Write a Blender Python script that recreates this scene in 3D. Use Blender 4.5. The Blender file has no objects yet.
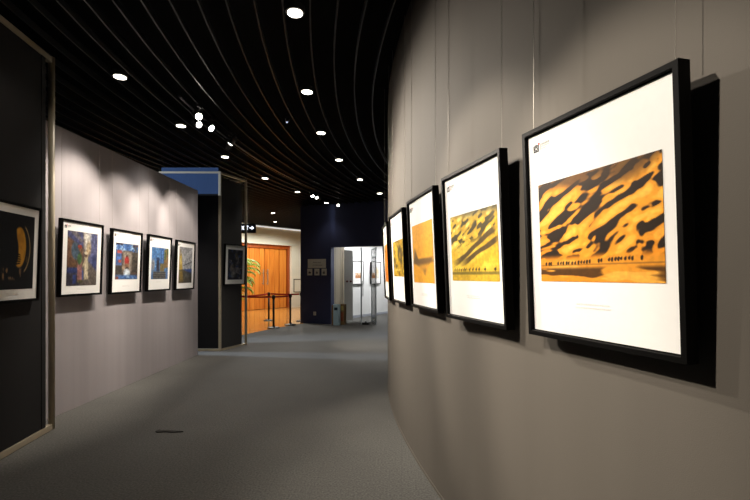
import bpy, bmesh, math, random
import numpy as np
from mathutils import Vector, Matrix

random.seed(7)
sc = bpy.context.scene
col = sc.collection
PI = math.pi
EYE = 1.45          # camera height
CX, CY = 13.365, 5.5  # centre of the curved hall
RW = 13.2           # radius of the curved wall
ZC = 3.55           # underside of the slat ceiling

# ------------------------------------------------------------------ helpers
def link(o, parent=None):
    col.objects.link(o)
    if parent is not None:
        o.parent = parent
    return o

def obj(name, bm, m, parent=None, smooth=False, label=None):
    me = bpy.data.meshes.new(name)
    bmesh.ops.recalc_face_normals(bm, faces=bm.faces[:])
    bm.to_mesh(me); bm.free()
    for mm in (m if isinstance(m, (list, tuple)) else [m]):
        me.materials.append(mm)
    if smooth:
        me.polygons.foreach_set('use_smooth', [True] * len(me.polygons))
    o = bpy.data.objects.new(name, me)
    if label: o['label'] = label
    return link(o, parent)

def struct(name, bm, m, smooth=False):
    o = obj(name, bm, m, None, smooth)
    o['kind'] = 'structure'
    return o

def thing(name, label, cat, loc=(0, 0, 0), rotz=0, group=None, rotx=0):
    o = bpy.data.objects.new(name, None)
    o.empty_display_size = .1
    link(o)
    o.location = loc
    o.rotation_euler = (rotx, 0, rotz)
    o['label'] = label; o['category'] = cat
    if group: o['group'] = group
    return o

def tag(o, label, cat, group=None):
    o['label'] = label; o['category'] = cat
    if group: o['group'] = group
    return o

def add_box(bm, c, s, rz=0, bev=0, mi=0, mat=None):
    r = bmesh.ops.create_cube(bm, size=1)
    vs = r['verts']
    M = Matrix.Translation(c) @ Matrix.Rotation(rz, 4, 'Z') @ Matrix.Diagonal((s[0], s[1], s[2], 1))
    if mat is not None: M = mat @ M
    bmesh.ops.transform(bm, matrix=M, verts=vs)
    fs = list({f for v in vs for f in v.link_faces})
    for f in fs: f.material_index = mi
    if bev:
        es = list({e for v in vs for e in v.link_edges})
        r = bmesh.ops.bevel(bm, geom=es, offset=bev, segments=2, affect='EDGES', profile=.7)
        for f in r['faces']: f.material_index = mi
    return vs

def add_cyl(bm, p0, p1, r0, r1=None, n=16, mi=0, caps=True):
    p0 = Vector(p0); p1 = Vector(p1)
    if r1 is None: r1 = r0
    d = p1 - p0
    q = d.to_track_quat('Z', 'Y').to_matrix().to_4x4()
    r = bmesh.ops.create_cone(bm, cap_ends=caps, segments=n, radius1=r0, radius2=r1, depth=d.length,
                              matrix=Matrix.Translation((p0 + p1) / 2) @ q)
    for f in {f for v in r['verts'] for f in v.link_faces}: f.material_index = mi

def add_lathe(bm, prof, n=24, M=None, mi=0):
    rings = []
    for (r, z) in prof:
        ring = []
        for k in range(n):
            a = 2 * PI * k / n
            p = Vector((max(r, 1e-4) * math.cos(a), max(r, 1e-4) * math.sin(a), z))
            ring.append(bm.verts.new(M @ p if M else p))
        rings.append(ring)
    for a, b in zip(rings, rings[1:]):
        for k in range(n):
            bm.faces.new((a[k], a[(k + 1) % n], b[(k + 1) % n], b[k])).material_index = mi
    bm.faces.new(rings[0][::-1]).material_index = mi
    bm.faces.new(rings[-1]).material_index = mi

def add_tube(bm, pts, r, n=8, mi=0):
    pts = [Vector(p) for p in pts]
    rs = r if isinstance(r, (list, tuple)) else [r] * len(pts)
    rings = []
    for i, p in enumerate(pts):
        t = (pts[min(i + 1, len(pts) - 1)] - pts[max(i - 1, 0)]).normalized()
        u = t.cross(Vector((0, 0, 1)))
        if u.length < 1e-3: u = Vector((1, 0, 0))
        u.normalize(); w = t.cross(u).normalized()
        rings.append([bm.verts.new(p + (u * math.cos(2 * PI * k / n) + w * math.sin(2 * PI * k / n)) * rs[i]) for k in range(n)])
    for a, b in zip(rings, rings[1:]):
        for k in range(n):
            bm.faces.new((a[k], a[(k + 1) % n], b[(k + 1) % n], b[k])).material_index = mi
    bm.faces.new(rings[0][::-1]); bm.faces.new(rings[-1])

def polar(r, a, z=0, cy=CY):
    return Vector((CX - r * math.cos(a), cy + r * math.sin(a), z))

def add_arc(bm, r0, r1, a0, a1, z0, z1, n, mi=0, cy=CY, caps=True):
    """solid arc block between two radii"""
    rings = []
    for i in range(n + 1):
        a = a0 + (a1 - a0) * i / n
        rings.append([bm.verts.new(polar(r, a, z, cy)) for (r, z) in ((r0, z0), (r1, z0), (r1, z1), (r0, z1))])
    for a, b in zip(rings, rings[1:]):
        for k in range(4):
            bm.faces.new((a[k], a[(k + 1) % 4], b[(k + 1) % 4], b[k])).material_index = mi
    if caps:
        bm.faces.new(rings[0][::-1]).material_index = mi
        bm.faces.new(rings[-1]).material_index = mi

def add_poly(bm, pts, thick, mi=0):
    """polygon in the local XZ plane at y, extruded towards -y"""
    v0 = [bm.verts.new(p) for p in pts]
    f = bm.faces.new(v0); f.material_index = mi
    if thick:
        r = bmesh.ops.extrude_face_region(bm, geom=[f])
        vs = [g for g in r['geom'] if isinstance(g, bmesh.types.BMVert)]
        bmesh.ops.translate(bm, verts=vs, vec=(0, -thick, 0))
        for g in r['geom']:
            if isinstance(g, bmesh.types.BMFace): g.material_index = mi

# ------------------------------------------------------------------ materials
def lin(c):
    return tuple(((x / 255) / 12.92 if x / 255 <= .04045 else ((x / 255 + .055) / 1.055) ** 2.4) for x in c)

def mat(name, rgb, rough=.6, metal=0, spec=.5, noise=None, bump=None, emit=None, trans=0):
    """rgb is linear. noise=(scale xyz, amount, detail); bump=(scale, strength)"""
    m = bpy.data.materials.new(name); m.use_nodes = True
    nt = m.node_tree; N = nt.nodes; L = nt.links
    b = N['Principled BSDF']
    b.inputs['Base Color'].default_value = (*rgb, 1)
    b.inputs['Roughness'].default_value = rough
    b.inputs['Metallic'].default_value = metal
    b.inputs['Specular IOR Level'].default_value = spec
    if emit:
        b.inputs['Emission Color'].default_value = (*emit[0], 1)
        b.inputs['Emission Strength'].default_value = emit[1]
    tc = N.new('ShaderNodeTexCoord')
    if noise:
        sx, amt, det = noise
        mp = N.new('ShaderNodeMapping'); mp.inputs['Scale'].default_value = sx
        L.new(tc.outputs['Object'], mp.inputs['Vector'])
        nz = N.new('ShaderNodeTexNoise'); nz.inputs['Scale'].default_value = 1; nz.inputs['Detail'].default_value = det
        L.new(mp.outputs[0], nz.inputs['Vector'])
        mr = N.new('ShaderNodeMapRange')
        mr.inputs['From Min'].default_value = .25; mr.inputs['From Max'].default_value = .75
        mr.inputs['To Min'].default_value = 1 - amt; mr.inputs['To Max'].default_value = 1 + amt
        L.new(nz.outputs['Fac'], mr.inputs['Value'])
        mx = N.new('ShaderNodeMix'); mx.data_type = 'RGBA'; mx.blend_type = 'MULTIPLY'
        mx.inputs['Factor'].default_value = 1
        mx.inputs['A'].default_value = (*rgb, 1)
        L.new(mr.outputs[0], mx.inputs['B'])
        L.new(mx.outputs['Result'], b.inputs['Base Color'])
    if bump:
        nz2 = N.new('ShaderNodeTexNoise'); nz2.inputs['Scale'].default_value = bump[0]; nz2.inputs['Detail'].default_value = 4
        L.new(tc.outputs['Object'], nz2.inputs['Vector'])
        bp = N.new('ShaderNodeBump'); bp.inputs['Strength'].default_value = bump[1]; bp.inputs['Distance'].default_value = .01
        L.new(nz2.outputs['Fac'], bp.inputs['Height'])
        L.new(bp.outputs[0], b.inputs['Normal'])
    return m

def mat_wood(name, c0, c1, rough, scale, coat=0):
    m = bpy.data.materials.new(name); m.use_nodes = True
    nt = m.node_tree; N = nt.nodes; L = nt.links
    b = N['Principled BSDF']; b.inputs['Roughness'].default_value = rough
    b.inputs['Coat Weight'].default_value = coat; b.inputs['Coat Roughness'].default_value = .1
    tc = N.new('ShaderNodeTexCoord'); mp = N.new('ShaderNodeMapping'); mp.inputs['Scale'].default_value = scale
    L.new(tc.outputs['Object'], mp.inputs['Vector'])
    nz = N.new('ShaderNodeTexNoise'); nz.inputs['Scale'].default_value = 1; nz.inputs['Detail'].default_value = 6; nz.inputs['Distortion'].default_value = .6
    L.new(mp.outputs[0], nz.inputs['Vector'])
    cr = N.new('ShaderNodeValToRGB')
    cr.color_ramp.elements[0].position = .3; cr.color_ramp.elements[0].color = (*c0, 1)
    cr.color_ramp.elements[1].position = .7; cr.color_ramp.elements[1].color = (*c1, 1)
    L.new(nz.outputs['Fac'], cr.inputs['Fac']); L.new(cr.outputs[0], b.inputs['Base Color'])
    return m

def mat_glass(name):
    m = bpy.data.materials.new(name); m.use_nodes = True
    nt = m.node_tree; N = nt.nodes; L = nt.links
    N.remove(N['Principled BSDF'])
    t = N.new('ShaderNodeBsdfTransparent'); t.inputs['Color'].default_value = (.86, .92, .93, 1)
    g = N.new('ShaderNodeBsdfGlossy'); g.inputs['Roughness'].default_value = .03
    fr = N.new('ShaderNodeFresnel'); fr.inputs['IOR'].default_value = 1.45
    ms = N.new('ShaderNodeMixShader')
    L.new(fr.outputs[0], ms.inputs[0]); L.new(t.outputs[0], ms.inputs[1]); L.new(g.outputs[0], ms.inputs[2])
    L.new(ms.outputs[0], N['Material Output'].inputs['Surface'])
    return m

def mat_vcol(name, rough=.45):
    m = bpy.data.materials.new(name); m.use_nodes = True
    nt = m.node_tree; b = nt.nodes['Principled BSDF']; b.inputs['Roughness'].default_value = rough
    b.inputs['Specular IOR Level'].default_value = .2
    a = nt.nodes.new('ShaderNodeVertexColor'); a.layer_name = 'Col'
    nt.links.new(a.outputs['Color'], b.inputs['Base Color'])
    return m

def mat_carpet(name):
    m = bpy.data.materials.new(name); m.use_nodes = True
    nt = m.node_tree; N = nt.nodes; L = nt.links
    b = N['Principled BSDF']; b.inputs['Roughness'].default_value = .85; b.inputs['Specular IOR Level'].default_value = .25
    b.inputs['Sheen Weight'].default_value = .15; b.inputs['Sheen Roughness'].default_value = .5
    tc = N.new('ShaderNodeTexCoord')
    n1 = N.new('ShaderNodeTexNoise'); n1.inputs['Scale'].default_value = 75; n1.inputs['Detail'].default_value = 3
    n2 = N.new('ShaderNodeTexNoise'); n2.inputs['Scale'].default_value = .9; n2.inputs['Detail'].default_value = 4
    br = N.new('ShaderNodeTexBrick'); br.offset = 0
    for k, v in (('Scale', 1), ('Brick Width', .6), ('Row Height', .6), ('Mortar Size', .004), ('Mortar Smooth', .6)):
        br.inputs[k].default_value = v
    br.inputs['Color1'].default_value = (1, 1, 1, 1); br.inputs['Color2'].default_value = (.96, .96, .96, 1); br.inputs['Mortar'].default_value = (.82, .82, .82, 1)
    mp = N.new('ShaderNodeMapping'); mp.inputs['Rotation'].default_value = (0, 0, .06)
    L.new(tc.outputs['Object'], mp.inputs['Vector'])
    for n in (n1, n2, br): L.new(mp.outputs[0], n.inputs['Vector'])
    cr = N.new('ShaderNodeValToRGB')
    cr.color_ramp.elements[0].position = .3; cr.color_ramp.elements[0].color = (.045, .044, .039, 1)
    cr.color_ramp.elements[1].position = .7; cr.color_ramp.elements[1].color = (.128, .123, .110, 1)
    L.new(n1.outputs['Fac'], cr.inputs['Fac'])
    mr = N.new('ShaderNodeMapRange'); mr.inputs['From Min'].default_value = .3; mr.inputs['From Max'].default_value = .7
    mr.inputs['To Min'].default_value = .85; mr.inputs['To Max'].default_value = 1.12
    L.new(n2.outputs['Fac'], mr.inputs['Value'])
    x1 = N.new('ShaderNodeMix'); x1.data_type = 'RGBA'; x1.blend_type = 'MULTIPLY'; x1.inputs['Factor'].default_value = 1
    L.new(cr.outputs[0], x1.inputs['A']); L.new(mr.outputs[0], x1.inputs['B'])
    x2 = N.new('ShaderNodeMix'); x2.data_type = 'RGBA'; x2.blend_type = 'MULTIPLY'; x2.inputs['Factor'].default_value = 1
    L.new(x1.outputs['Result'], x2.inputs['A']); L.new(br.outputs['Color'], x2.inputs['B'])
    L.new(x2.outputs['Result'], b.inputs['Base Color'])
    bp = N.new('ShaderNodeBump'); bp.inputs['Strength'].default_value = .4; bp.inputs['Distance'].default_value = .004
    L.new(n1.outputs['Fac'], bp.inputs['Height']); L.new(bp.outputs[0], b.inputs['Normal'])
    return m

M = {}
M['carpet'] = mat_carpet('carpet_grey')
M['wall_r'] = mat('wall_taupe', (.118, .104, .086), .75, noise=((2.6, 2.6, .12), .09, 3), bump=(300, .06), spec=.3)
M['wall_l'] = mat('wall_fabric_grey', (.335, .305, .312), .85, noise=((1, 9, .25), .06, 4), bump=(350, .1), spec=.2)
M['navy'] = mat('navy_paint', lin((54, 60, 92)), .65, noise=((3, 3, 3), .05, 3), spec=.3)
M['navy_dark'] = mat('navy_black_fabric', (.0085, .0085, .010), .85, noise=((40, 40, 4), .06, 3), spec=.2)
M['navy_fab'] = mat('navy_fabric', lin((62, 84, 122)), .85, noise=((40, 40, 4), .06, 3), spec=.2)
M['black_fab'] = mat('black_fabric', (.011, .0102, .0105), .8, noise=((60, 60, 4), .08, 3), bump=(400, .1), spec=.3)
M['dark_fab'] = mat('charcoal_fabric', (.026, .0245, .024), .7, noise=((30, 30, 2), .1, 3), spec=.35)
M['void'] = mat('ceiling_black', (.004, .004, .004), .95, noise=((2, 2, 2), .2, 2), spec=.1)
M['slat'] = mat('slat_black_metal', (.013, .0142, .0155), .42, noise=((3, 3, 3), .1, 2), spec=.5)
M['alu'] = mat('beige_aluminium', (.40, .345, .25), .42, metal=.2, noise=((6, 6, 1), .06, 2))
M['frame'] = mat('frame_black', (.0024, .0022, .002), .5, noise=((30, 30, 30), .12, 2), spec=.07)
M['white'] = mat('mat_board_white', (.84, .83, .80), .7, noise=((40, 40, 40), .012, 2), spec=.2)
M['wire'] = mat('wire_steel', (.3, .28, .24), .35, metal=.7, noise=((50, 50, 50), .05, 1))
M['steel'] = mat('brushed_steel', (.55, .55, .53), .32, metal=.9, noise=((4, 4, 60), .08, 2))
M['grey_metal'] = mat('grey_door_metal', (.42, .46, .48), .4, metal=.3, noise=((4, 4, 20), .06, 2))
M['blackmetal'] = mat('black_metal', (.012, .012, .012), .45, noise=((20, 20, 20), .1, 2))
M['ink'] = mat('ink_black', (.02, .02, .02), .6, noise=((60, 60, 60), .1, 1))
M['inkgrey'] = mat('ink_grey', (.42, .42, .4), .7, noise=((60, 60, 60), .08, 1))
M['inkfaint'] = mat('ink_faint', (.78, .77, .74), .7, noise=((60, 60, 60), .04, 1))
M['red'] = mat('ink_red', (.65, .05, .04), .6, noise=((60, 60, 60), .05, 1))
M['belt'] = mat('belt_red', (.55, .02, .026), .7, noise=((30, 30, 60), .1, 2))
M['cream'] = mat('cream_stone', (.68, .67, .55), .6, noise=((1.5, 1.5, 3), .035, 4))
M['whitewall'] = mat('white_paint', (.74, .74, .72), .75, noise=((2, 2, 1), .025, 3))
M['beige'] = mat('beige_panel', (.25, .21, .145), .5, noise=((4, 4, .4), .05, 3))
M['wood'] = mat_wood('door_wood', lin((190, 104, 30)), lin((226, 146, 58)), .38, (7, 7, .5), .1)
M['wood_dark'] = mat_wood('door_wood_dark', lin((140, 62, 14)), lin((172, 86, 26)), .4, (7, 7, .5), .1)
M['woodfloor'] = mat_wood('lobby_floor', lin((196, 132, 58)), lin((218, 160, 86)), .16, (1.2, 6, 1), .2)
M['leaf'] = mat('palm_leaf', lin((128, 158, 36)), .5, noise=((5, 5, 5), .3, 3))
M['stem'] = mat('palm_stem', lin((120, 100, 50)), .6, noise=((8, 8, 30), .2, 3))
M['pot'] = mat('pot_dark', lin((60, 44, 34)), .4, noise=((8, 8, 8), .15, 3))
M['soil'] = mat('soil', lin((40, 28, 20)), .9, noise=((40, 40, 40), .3, 3), bump=(60, .6))
M['plate'] = mat('sign_plate', (.62, .63, .57), .5, metal=.0, noise=((12, 12, 12), .05, 2))
M['plate_text'] = mat('sign_text', (.07, .07, .065), .6, noise=((30, 30, 30), .1, 1))
M['plastic_w'] = mat('white_plastic', (.62, .6, .56), .4, noise=((30, 30, 30), .03, 1))
M['boxblue'] = mat('pale_blue_box', lin((178, 206, 220)), .45, noise=((10, 10, 6), .06, 3))
M['boxdark'] = mat('box_dark_blue', lin((20, 50, 66)), .4, noise=((10, 10, 10), .1, 2))
M['card'] = mat('cardboard', lin((142, 112, 72)), .8, noise=((20, 20, 6), .1, 3))
M['cardred'] = mat('carton_red_print', lin((148, 78, 48)), .7, noise=((20, 20, 6), .1, 3))
M['cardyel'] = mat('carton_yellow_print', lin((176, 158, 90)), .7, noise=((20, 20, 6), .1, 3))
M['glass'] = mat_glass('clear_glass')
M['signbody'] = mat('sign_navy_body', lin((14, 18, 30)), .4, noise=((10, 10, 10), .1, 2))
M['signglyph'] = mat('sign_glyph_lit', (.9, .92, 1), .5, noise=((10, 10, 10), .02, 1), emit=((.85, .9, 1), 1.6))
M['lamp'] = mat('downlight_lit', (1, .97, .9), .5, noise=((10, 10, 10), .02, 1), emit=((1, .93, .78), 9))
M['spotlamp'] = mat('spot_lens_lit', (1, .97, .9), .5, noise=((10, 10, 10), .02, 1), emit=((1, .95, .82), 40))
M['spotlamp2'] = mat('spot_lens_lit_soft', (1, .97, .9), .5, noise=((10, 10, 10), .02, 1), emit=((1, .95, .85), 10))
M['trimring'] = mat('downlight_ring', (.05, .05, .05), .4, noise=((20, 20, 20), .1, 1))
M['greyplastic'] = mat('grey_plastic', (.35, .37, .42), .4, noise=((20, 20, 20), .05, 1))
M['print'] = mat_vcol('photo_print')
M['debris'] = mat('dark_scrap', (.02, .016, .012), .8, noise=((30, 30, 30), .3, 3))

# ------------------------------------------------------------------ pictures, painted point by point on a fine mesh
def vnoise(x, y, seed):
    rng = np.random.RandomState(seed); G = rng.rand(64, 64)
    xi = np.floor(x).astype(int); yi = np.floor(y).astype(int)
    fx = x - xi; fy = y - yi
    fx = fx * fx * (3 - 2 * fx); fy = fy * fy * (3 - 2 * fy)
    g = lambda a, b: G[a % 64, b % 64]
    return (g(xi, yi) * (1 - fx) + g(xi + 1, yi) * fx) * (1 - fy) + (g(xi, yi + 1) * (1 - fx) + g(xi + 1, yi + 1) * fx) * fy

def fbm(x, y, seed, o=4):
    s = 0; a = .5
    for k in range(o):
        s = s + a * vnoise(x * 2 ** k, y * 2 ** k, seed + k); a *= .5
    return s / (1 - .5 ** o)

def ss(a, b, x):
    t = np.clip((x - a) / (b - a), 0, 1); return t * t * (3 - 2 * t)

class Paint:
    def __init__(s, u, v, base):
        s.u, s.v = u, v
        s.c = np.ones(u.shape + (3,)) * np.array(base, float)
    def mix(s, k, rgb):
        k = np.clip(k, 0, 1)[..., None]
        s.c = s.c * (1 - k) + np.array(rgb, float) * k
    def rect(s, u0, v0, u1, v1, rgb, e=.012, a=1):
        k = ss(u0 - e, u0 + e, s.u) * (1 - ss(u1 - e, u1 + e, s.u)) * ss(v0 - e, v0 + e, s.v) * (1 - ss(v1 - e, v1 + e, s.v))
        s.mix(k * a, rgb)
    def ell(s, cu, cv, ru, rv, rgb, e=.25, a=1, rot=0):
        du, dv = s.u - cu, s.v - cv
        x = du * math.cos(rot) + dv * math.sin(rot); y = -du * math.sin(rot) + dv * math.cos(rot)
        d = np.sqrt((x / ru) ** 2 + (y / rv) ** 2)
        s.mix((1 - ss(1 - e, 1 + e, d)) * a, rgb)
    def poly(s, pts, rgb, e=.01, a=1):
        """convex polygon, any winding"""
        k = np.ones(s.u.shape); ar = 0
        for (a0, b0), (a1, b1) in zip(pts, pts[1:] + pts[:1]): ar += a0 * b1 - a1 * b0
        sg = 1 if ar > 0 else -1
        for (a0, b0), (a1, b1) in zip(pts, pts[1:] + pts[:1]):
            L = math.hypot(a1 - a0, b1 - b0) + 1e-9
            d = sg * ((a1 - a0) * (s.v - b0) - (b1 - b0) * (s.u - a0)) / L
            k = k * ss(-e, e, d)
        s.mix(k * a, rgb)
    def grain(s, amt, sc, seed):
        n = fbm(s.u * sc, s.v * sc, seed, 4) - .5
        s.c = np.clip(s.c * (1 + amt * 2 * n[..., None]), 0, 255)

def p_dunes(u, v):
    p = Paint(u, v, (228, 152, 36))
    w = fbm(u * 2.6, v * 2.6, 3, 2) - .5
    w2 = fbm(u * 2.6 + 9, v * 2.6 + 4, 5, 2) - .5
    uu = u + .22 * w; vv = v + .16 * w2
    a = uu * .80 - vv * .52; c = uu * .46 + vv * .78
    H = lambda a, c: vnoise(a * 6, c * 13.5, 61) + .42 * vnoise(a * 11 + 3, c * 24, 67) + .1 * vnoise(a * 26, c * 46, 71)
    d = (H(a, c + .012) - H(a - .006, c - .012)) / .024
    p.mix(ss(-6, 6, -d) * .9, (244, 176, 58))
    p.mix(ss(3, 9, -d) * .7, (255, 204, 96))
    p.mix(ss(.35, .75, fbm(u * 3 + 2, v * 3, 77, 3)) * .35, (206, 122, 24))
    fade = 1 - ss(.72, .79, v)
    sh = ss(-.1, 2.8, d) * fade
    p.mix(sh * .96, (40, 27, 10))
    p.mix((1 - ss(-.02, .09, v - .06 * (1 - u) + .25 * w)) * .7, (74, 52, 20))
    g = ss(.76, .81, v)
    p.mix(g, (222, 154, 50))
    p.mix(g * ss(.5, .62, fbm(u * 4, v * 16, 41, 3)) * .7, (246, 190, 92))
    p.mix(ss(.85, .89, v) * ss(.54, .62, fbm(u * 2.6 + 6.2, v * 12, 44, 3)), (96, 64, 22))
    p.mix(ss(.832, .838, v) * (1 - ss(.842, .85, v)) * .6, (120, 88, 40))
    rng = random.Random(5)
    x = .06
    while x < .86:
        h = .012 + .008 * rng.random()
        y = .822 - .024 * float(ss(.3, .75, np.array(x))) + .004 * rng.random()
        p.ell(x, y, .009, h, (40, 28, 14), .3, .9); p.ell(x + .006, y - .01, .004, .012, (40, 28, 14), .3, .8)
        x += .02 + .014 * rng.random() + (.04 if rng.random() < .12 else 0)
    p.grain(.08, 40, 51)
    return p.c
def p_dunes_yellow(u, v):
    p = Paint(u, v, (214, 174, 52))
    w = fbm(u * 3, v * 3, 103, 3) - .5
    p.mix(ss(.3, .8, fbm(u * 4 + v * 2, v * 5, 107, 3)), (240, 206, 84))
    uu = u + .2 * w; vv = v - .15 * w
    a = uu * .8 - vv * .5; c = uu * .42 + vv * .8
    H = lambda a, c: vnoise(a * 6, c * 11, 161) + .5 * vnoise(a * 12 + 3, c * 21, 167)
    d = (H(a, c + .012) - H(a - .008, c - .012)) / .024
    up = 1 - ss(.42, .58, v + u * .16)
    p.mix(ss(.8, 3.4, d) * up * .92, (72, 64, 34))
    p.mix(ss(3, 9, -d) * up * .8, (253, 232, 142))
    p.mix((1 - ss(.03, .16, v + .1 * (1 - u) + .2 * w)) * .75, (92, 88, 62))
    for (a0, b0, a1, b1, wd) in ((.02, .78, 1.0, .28, .055), (.2, .77, 1.05, .42, .05)):
        dd = v - (b0 + (b1 - b0) * ss(-.15, 1.15, (u - a0) / (a1 - a0)) + .07 * w)
        e = ss(a0 - .05, a0 + .25, u) * (1 - ss(a1 - .12, a1, u))
        p.mix((1 - ss(wd * .55, wd, np.abs(dd))) * e * .9, (84, 68, 36))
    p.mix(ss(.8, .86, v) * .8, (206, 174, 62))
    p.mix(ss(.86, .875, v) * (1 - ss(.9, .915, v)) * .8, (120, 108, 50))
    for x in (.07, .12, .17, .23, .29, .33, .42, .49, .56, .62, .74, .93):
        h = .018 + .014 * x
        p.ell(x, .835, .012 + .01 * x, h * .6, (50, 40, 20), .3, .9); p.ell(x + .014, .835 - h * .8, .005, h * .6, (50, 40, 20), .3, .9)
        p.rect(x - .006, .835, x + .004, .865, (50, 40, 20), .004, .8)
    p.grain(.14, 30, 151)
    return p.c

def p_sand_boat(u, v):
    p = Paint(u, v, (226, 168, 62))
    p.mix(ss(0, 1, v) * .4, (232, 172, 58))
    w = fbm(u * 5, v * 5, 201, 3) - .5
    p.ell(.5, .64 + 0, .5, .045, (112, 88, 56), .5, .9)
    p.poly([(.02, .66), (.1, .4), (.3, .62), (.34, .68)], (104, 84, 58), .03, .9)
    p.poly([(.02, .62), (.98, .58), (.8, .7), (.25, .72)], (124, 96, 58), .03, .8)
    p.poly([(.3, .7), (.8, .69), (.6, .86), (.55, .86)], (196, 146, 62), .05, .7)
    p.poly([(.5, .77), (.66, .77), (.6, .88), (.56, .88)], (132, 102, 62), .03, .7)
    p.mix(ss(.5, .7, fbm(u * 3, v * 24, 207, 3)) * .15, (196, 140, 44))
    p.grain(.06, 24, 251)
    return p.c

def p_herd(u, v):
    p = Paint(u, v, (178, 146, 34))
    p.mix(ss(.35, .7, fbm(u * 5, v * 6, 301, 4)) * .8, (206, 176, 58))
    p.mix(ss(.55, .68, fbm(u * 7 + 3, v * 7, 305, 4)) * .8, (110, 84, 18))
    p.ell(.64, .36, .17, .2, (62, 54, 24), .35, .85)
    p.ell(.76, .5, .08, .2, (54, 46, 22), .35, .8); p.ell(.66, .42, .07, .1, (184, 152, 40), .4, .8)
    p.ell(.14, .55, .09, .1, (66, 54, 22), .4, .8); p.ell(.3, .7, .12, .05, (90, 72, 22), .4, .8)
    p.ell(.45, .82, .3, .03, (228, 208, 130), .5, .6)
    p.grain(.25, 20, 351)
    return p.c

def p_orange_peak(u, v):
    p = Paint(u, v, (222, 134, 26))
    p.mix(ss(.4, .9, v) * .6, (204, 126, 24))
    p.poly([(0, 0), (1, 0), (1, .12), (.5, .14), (.2, .02), (0, .2)], (232, 226, 212), .02)
    p.poly([(.12, .2), (.26, .02), (.4, .2)], (70, 52, 40), .02)
    p.mix(ss(.5, .66, fbm(u * 4, v * 10, 401, 3)) * .4, (176, 98, 18))
    p.grain(.1, 20, 451)
    return p.c

def p_street_pair(u, v):
    p = Paint(u, v, (112, 92, 86))
    # wall on the left, sky gap and blue houses on the right, pavement below
    p.poly([(0, .1), (.5, .28), (.5, .7), (0, .8)], (126, 84, 56), .03)
    p.mix(ss(.5, .7, fbm(u * 6, v * 10, 501, 3)) * .5 * (1 - ss(.4, .55, u)), (84, 58, 44))
    p.poly([(0, 0), (.5, 0), (.52, .3), (0, .1)], (74, 78, 130), .03)
    p.poly([(.05, 0), (.3, 0), (.5, .16), (.46, .2)], (128, 116, 120), .03)
    p.poly([(.62, 0), (1, 0), (1, .75), (.66, .6)], (92, 96, 146), .03)
    p.rect(.82, .42, .98, .68, (60, 70, 128), .03)
    p.poly([(.5, 0), (.78, 0), (.72, .36), (.58, .36)], (222, 214, 200), .06)
    p.ell(.7, .3, .08, .14, (206, 172, 116), .4, .8)
    p.rect(.62, .33, .68, .5, (180, 140, 90), .02)
    p.poly([(.5, .62), (.72, .55), (1, .74), (1, 1), (.4, 1)], (112, 98, 88), .03)
    p.rect(0, .66, .5, .78, (42, 56, 120), .03); p.rect(0, .78, .42, 1, (56, 52, 66), .04)
    p.rect(.2, .8, .3, .96, (46, 66, 150), .02); p.rect(.46, .72, .54, .9, (52, 74, 150), .02)
    p.rect(.02, .6, .44, .66, (110, 72, 40), .02)
    # figure with raised blue veil, in pink and green
    p.ell(.27, .36, .14, .17, (64, 92, 116), .2, .9, -.4)
    p.poly([(.33, .45), (.46, .45), (.5, .9), (.34, .92)], (158, 96, 92), .02)
    p.ell(.4, .5, .075, .11, (70, 112, 60), .25); p.ell(.4, .31, .05, .05, (150, 96, 64), .25); p.ell(.4, .275, .07, .035, (186, 62, 44), .3)
    # figure in pale robes
    p.poly([(.56, .46), (.68, .46), (.71, .88), (.57, .9)], (208, 190, 150), .02)
    p.ell(.61, .42, .04, .045, (104, 74, 56), .25); p.ell(.61, .385, .055, .03, (226, 210, 170), .3)
    p.poly([(.5, .62), (.6, .5), (.62, .54), (.52, .66)], (200, 176, 130), .012)
    p.ell(.44, .92, .1, .03, (96, 90, 40), .4, .8)
    p.grain(.3, 18, 551)
    return p.c

def p_blue_doorway(u, v):
    p = Paint(u, v, (96, 74, 60))
    p.rect(0, 0, 1, .22, (58, 112, 196), .03); p.mix((1 - ss(.2, .24, v)) * ss(.5, .7, fbm(u * 9, v * 9, 601, 3)), (150, 188, 230))
    p.rect(0, 0, .3, .05, (60, 40, 50), .02); p.rect(.75, .02, 1, .06, (120, 70, 70), .02)
    p.rect(0, .18, .26, .62, (66, 100, 170), .03); p.rect(.06, .2, .26, .28, (210, 70, 50), .02); p.rect(.04, .38, .2, .46, (60, 110, 200), .02)
    p.rect(.12, .46, .24, .54, (196, 74, 56), .02)
    p.rect(.3, .2, .74, .8, (128, 112, 96), .03); p.rect(.36, .24, .68, .76, (164, 150, 130), .03)
    p.rect(.74, .25, .96, .8, (92, 82, 68), .03); p.mix(ss(.72, .76, u) * ss(.5, .62, fbm(u * 8, v * 12, 607, 3)) * .6, (52, 46, 40))
    p.rect(.04, .62, .3, .86, (74, 66, 58), .03)
    # red clothed figure with a white child below
    p.ell(.49, .38, .05, .06, (84, 52, 40), .3); p.ell(.49, .49, .1, .13, (196, 40, 34), .25)
    p.ell(.5, .62, .1, .07, (150, 104, 70), .3); p.ell(.5, .7, .08, .05, (60, 44, 36), .3)
    p.ell(.5, .82, .15, .12, (206, 216, 226), .25)
    p.ell(.34, .66, .05, .08, (186, 150, 110), .3, .8)
    p.rect(0, .88, 1, 1, (66, 116, 196), .04); p.mix(ss(.86, .9, v) * ss(.45, .65, fbm(u * 9, v * 12, 611, 3)) * .8, (150, 186, 220))
    p.rect(.02, .92, .14, 1, (150, 70, 52), .02)
    p.grain(.3, 18, 651)
    return p.c

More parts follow.
